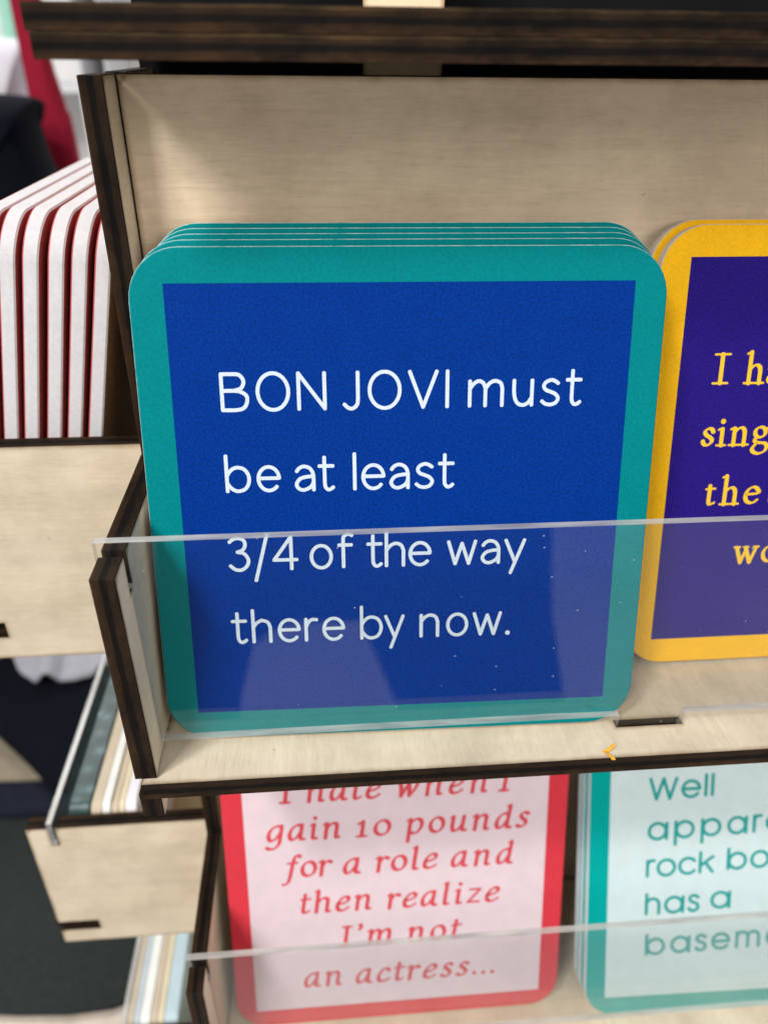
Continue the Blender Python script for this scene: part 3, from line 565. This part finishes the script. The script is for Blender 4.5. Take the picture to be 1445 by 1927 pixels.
# ------------------------------------------------------------------ table and blurred shop behind
def slab(name, x0, y0, z0, x1, y1, z1, mat, parent=None):
    bm = bmesh.new(); bmesh.ops.create_cube(bm, size=1)
    for v in bm.verts: v.co = Vector((((x0+x1)/2+v.co.x*(x1-x0))*S, ((y0+y1)/2+v.co.y*(y1-y0))*S, ((z0+z1)/2+v.co.z*(z1-z0))*S))
    me = bpy.data.meshes.new(name); bm.to_mesh(me); bm.free()
    o = link(name, me, [mat], parent); b = o.modifiers.new('round', 'BEVEL'); b.width = 0.002; b.segments = 2; return o
tag(slab('table', -620, -60, -330, 620, 700, -296.9, TABLE), 'light oak table top under the coaster rack', 'table')
tag(slab('floor', -6000, -6000, -1070, 6000, 6000, -1060, plain('pale_floor', (0.66, 0.63, 0.62), 0.5, 0.1, 3)), kind='structure')
tag(slab('shop_wall', -3500, 2600, -1060, 3500, 2700, 1600, WALLW), kind='structure')

def cloth(name, outline, y, depth, amp, mat, label, cat, waves=3, axis='front'):
    """a padded cloth body: smooth outline extruded with real depth and soft folds"""
    pts = S_(*outline, outline[0])[:-1]
    cx = sum(p[0] for p in pts)/len(pts); cz = sum(p[1] for p in pts)/len(pts); bm = bmesh.new()
    def ring(s, off):
        out = []
        for px, pz in pts:
            a, b = cx+(px-cx)*s, cz+(pz-cz)*s
            d = off + amp*math.sin(waves*a*0.045+b*0.013)*(1-abs(off)/depth)
            out.append(bm.verts.new((a*S, (y+d)*S, b*S) if axis == 'front' else (a*S, b*S, (y+d)*S)))
        return out
    prof = [(0.02, -0.5), (0.35, -0.5), (0.65, -0.49), (0.88, -0.42), (0.97, -0.25), (1.0, 0.0), (0.97, 0.25), (0.88, 0.42), (0.5, 0.5), (0.02, 0.5)]
    rings = [ring(s, o_*depth) for s, o_ in prof]
    for a, b in zip(rings, rings[1:]):
        for j in range(len(a)): f = bm.faces.new((a[j], a[(j+1) % len(a)], b[(j+1) % len(a)], b[j])); f.smooth = True
    bm.faces.new(rings[0]); bm.faces.new(rings[-1]); bmesh.ops.recalc_face_normals(bm, faces=bm.faces)
    me = bpy.data.meshes.new(name); bm.to_mesh(me); bm.free()
    return tag(link(name, me, [mat]), label, cat)
B0 = -296.5
cloth('bag', [(-420, B0), (-420, 60), (-360, 96), (-168, 98), (-157, 86), (-153, 61), (-147, 36), (-140, -20), (-138, B0)], 480, 90, 3, BLACKCLOTH, 'black bag standing behind the white edged red stack', 'bag')
cloth('box', [(-400, B0), (-400, 131), (-197, 131), (-193, 116), (-189, 92), (-186, 40), (-186, B0)], 585, 60, 1, LAVW, 'lavender white bundle behind the black bag', 'bundle', 1)
cloth('fabric_roll', [(-224, B0), (-220, 60), (-206, 240), (-194, 240), (-186, 130), (-183, 60), (-178, B0)], 640, 26, 1, MINT, 'mint green fabric roll standing left of the crimson one', 'fabric roll')
cloth('fabric_roll', [(-176, B0), (-176, 60), (-173, 220), (-158, 220), (-157, 130), (-152, 90), (-148, 40), (-145, B0)], 545, 22, 1, CRIM, 'crimson fabric roll standing beside the black bag', 'fabric roll')
sh = empty('shelf_unit', (-160, 960, -1060)); tag(sh, 'white shelf unit blurred far behind the crimson roll', 'shelf unit')
iv = sh.matrix_basis.inverted()
for nm, a in (('back_board', (-420, 1020, -1060, 300, 1030, 700)), ('upright', (-232, 900, -1060, -224, 1019, 700)), ('upright', (-199, 900, -1060, -195, 1019, 700)), ('upright', (-420, 900, -1060, -400, 1019, 700))):
    o = slab(nm, *a, WALLW if nm == 'back_board' else GREYP); o.parent = sh; o.matrix_parent_inverse = iv
o = slab('shelf', -399.5, 905, 78, -232.5, 1019, 86, GREYP); o.parent = sh; o.matrix_parent_inverse = iv
# unseen black board added as the photographer's stand-in, cut to shape the acrylic reflections
def board():
    out = [(-170, -1059), (-86, -640), (-80, -575), (-56, -478), (-15, -449), (72, -450), (116, -590), (128, -640), (200, -1059), (420, -1059), (338, -605), (300, -446), (286, -330), (270, -200), (-150, -200), (-150, -330), (-190, -600), (-330, -1059)]
    bm = bmesh.new(); lo = [bm.verts.new((x*S, -0.600, z*S)) for x, z in out]; hi = [bm.verts.new((x*S, -0.625, z*S)) for x, z in out]
    bm.faces.new(lo); bm.faces.new(hi)
    for i in range(len(out)): bm.faces.new((lo[i], lo[(i+1) % len(out)], hi[(i+1) % len(out)], hi[i]))
    bmesh.ops.recalc_face_normals(bm, faces=bm.faces)
    me = bpy.data.meshes.new('reflection_blocker'); bm.to_mesh(me); bm.free()
    tag(link('reflection_blocker', me, [BLACK]), 'black splayed board added out of view to shape the dark reflection in the acrylic lip', 'board')
board()
# things lying on the table beside the rack
cloth('felt_mat', [(-330, 93), (-230, 96), (-66, 89), (-66, 200), (-130, 204), (-330, 206)], -294.4, 4, 0, CHAR, 'charcoal felt mat on the table left of the rack', 'mat', 1, 'flat')
cloth('folded_cloth', [(-330, 209), (-120, 204), (-122, 226), (-140, 228), (-330, 232)], -292, 9, 0.5, NAVY, 'narrow navy cloth lying behind the charcoal mat', 'cloth', 1, 'flat')
cloth('paper_bag', [(-330, 235), (-160, 231), (-165, 250), (-185, 285), (-330, 320)], -293, 6, 0, TANC, 'flat tan paper bag left of the black scarf', 'paper bag', 1, 'flat')
cloth('scarf', [(-145, 214), (-100, 222), (-80, 270), (-84, 330), (-120, 352), (-180, 356), (-240, 352), (-246, 318), (-210, 278), (-172, 242)], -285, 20, 1, BLACKCLOTH, 'black scarf lying in a heap on the table', 'scarf', 1, 'flat')
def folds(name, x0, x1, y1, z, mat, label):
    edge = [(-340, 345), (-232, 332), (-211, 340), (-193, 316), (-176, 301), (-152, 302), (-132, 311), (-108, 326), (-60, 345)]
    bm = bmesh.new(); nx, ny = 80, 24; g = []
    for j in range(ny+1):
        row = []
        for i in range(nx+1):
            u, v = i/nx, j/ny; x = x0+(x1-x0)*u
            for (xa, ya), (xb, yb) in zip(edge, edge[1:]):
                if xa <= x <= xb: y0 = ya+(yb-ya)*(x-xa)/(xb-xa)
            y = y0+(y1-y0)*v
            hz = z + 24*max(0, math.sin(u*44+v*2.6))**2*(0.4+0.6*v) + 5*math.sin(u*12-v*3) + 24*v*(1-0.3*v) + 3*math.sin(v*6)
            row.append(bm.verts.new((x*S, y*S, hz*S)))
        g.append(row)
    for j in range(ny):
        for i in range(nx): f = bm.faces.new((g[j][i], g[j][i+1], g[j+1][i+1], g[j+1][i])); f.smooth = True
    me = bpy.data.meshes.new(name); bm.to_mesh(me); bm.free(); o = tag(link(name, me, [mat]), label, 'shirt')
    s = o.modifiers.new('thick', 'SOLIDIFY'); s.thickness = 0.003; s.offset = 1; return o
folds('shirt', -338, -62, 450, -276, FOLD, 'crumpled white shirt with grey folds beyond the black scarf')
print('verts', sum(len(o.data.vertices) for o in C.objects if o.type == 'MESH'))
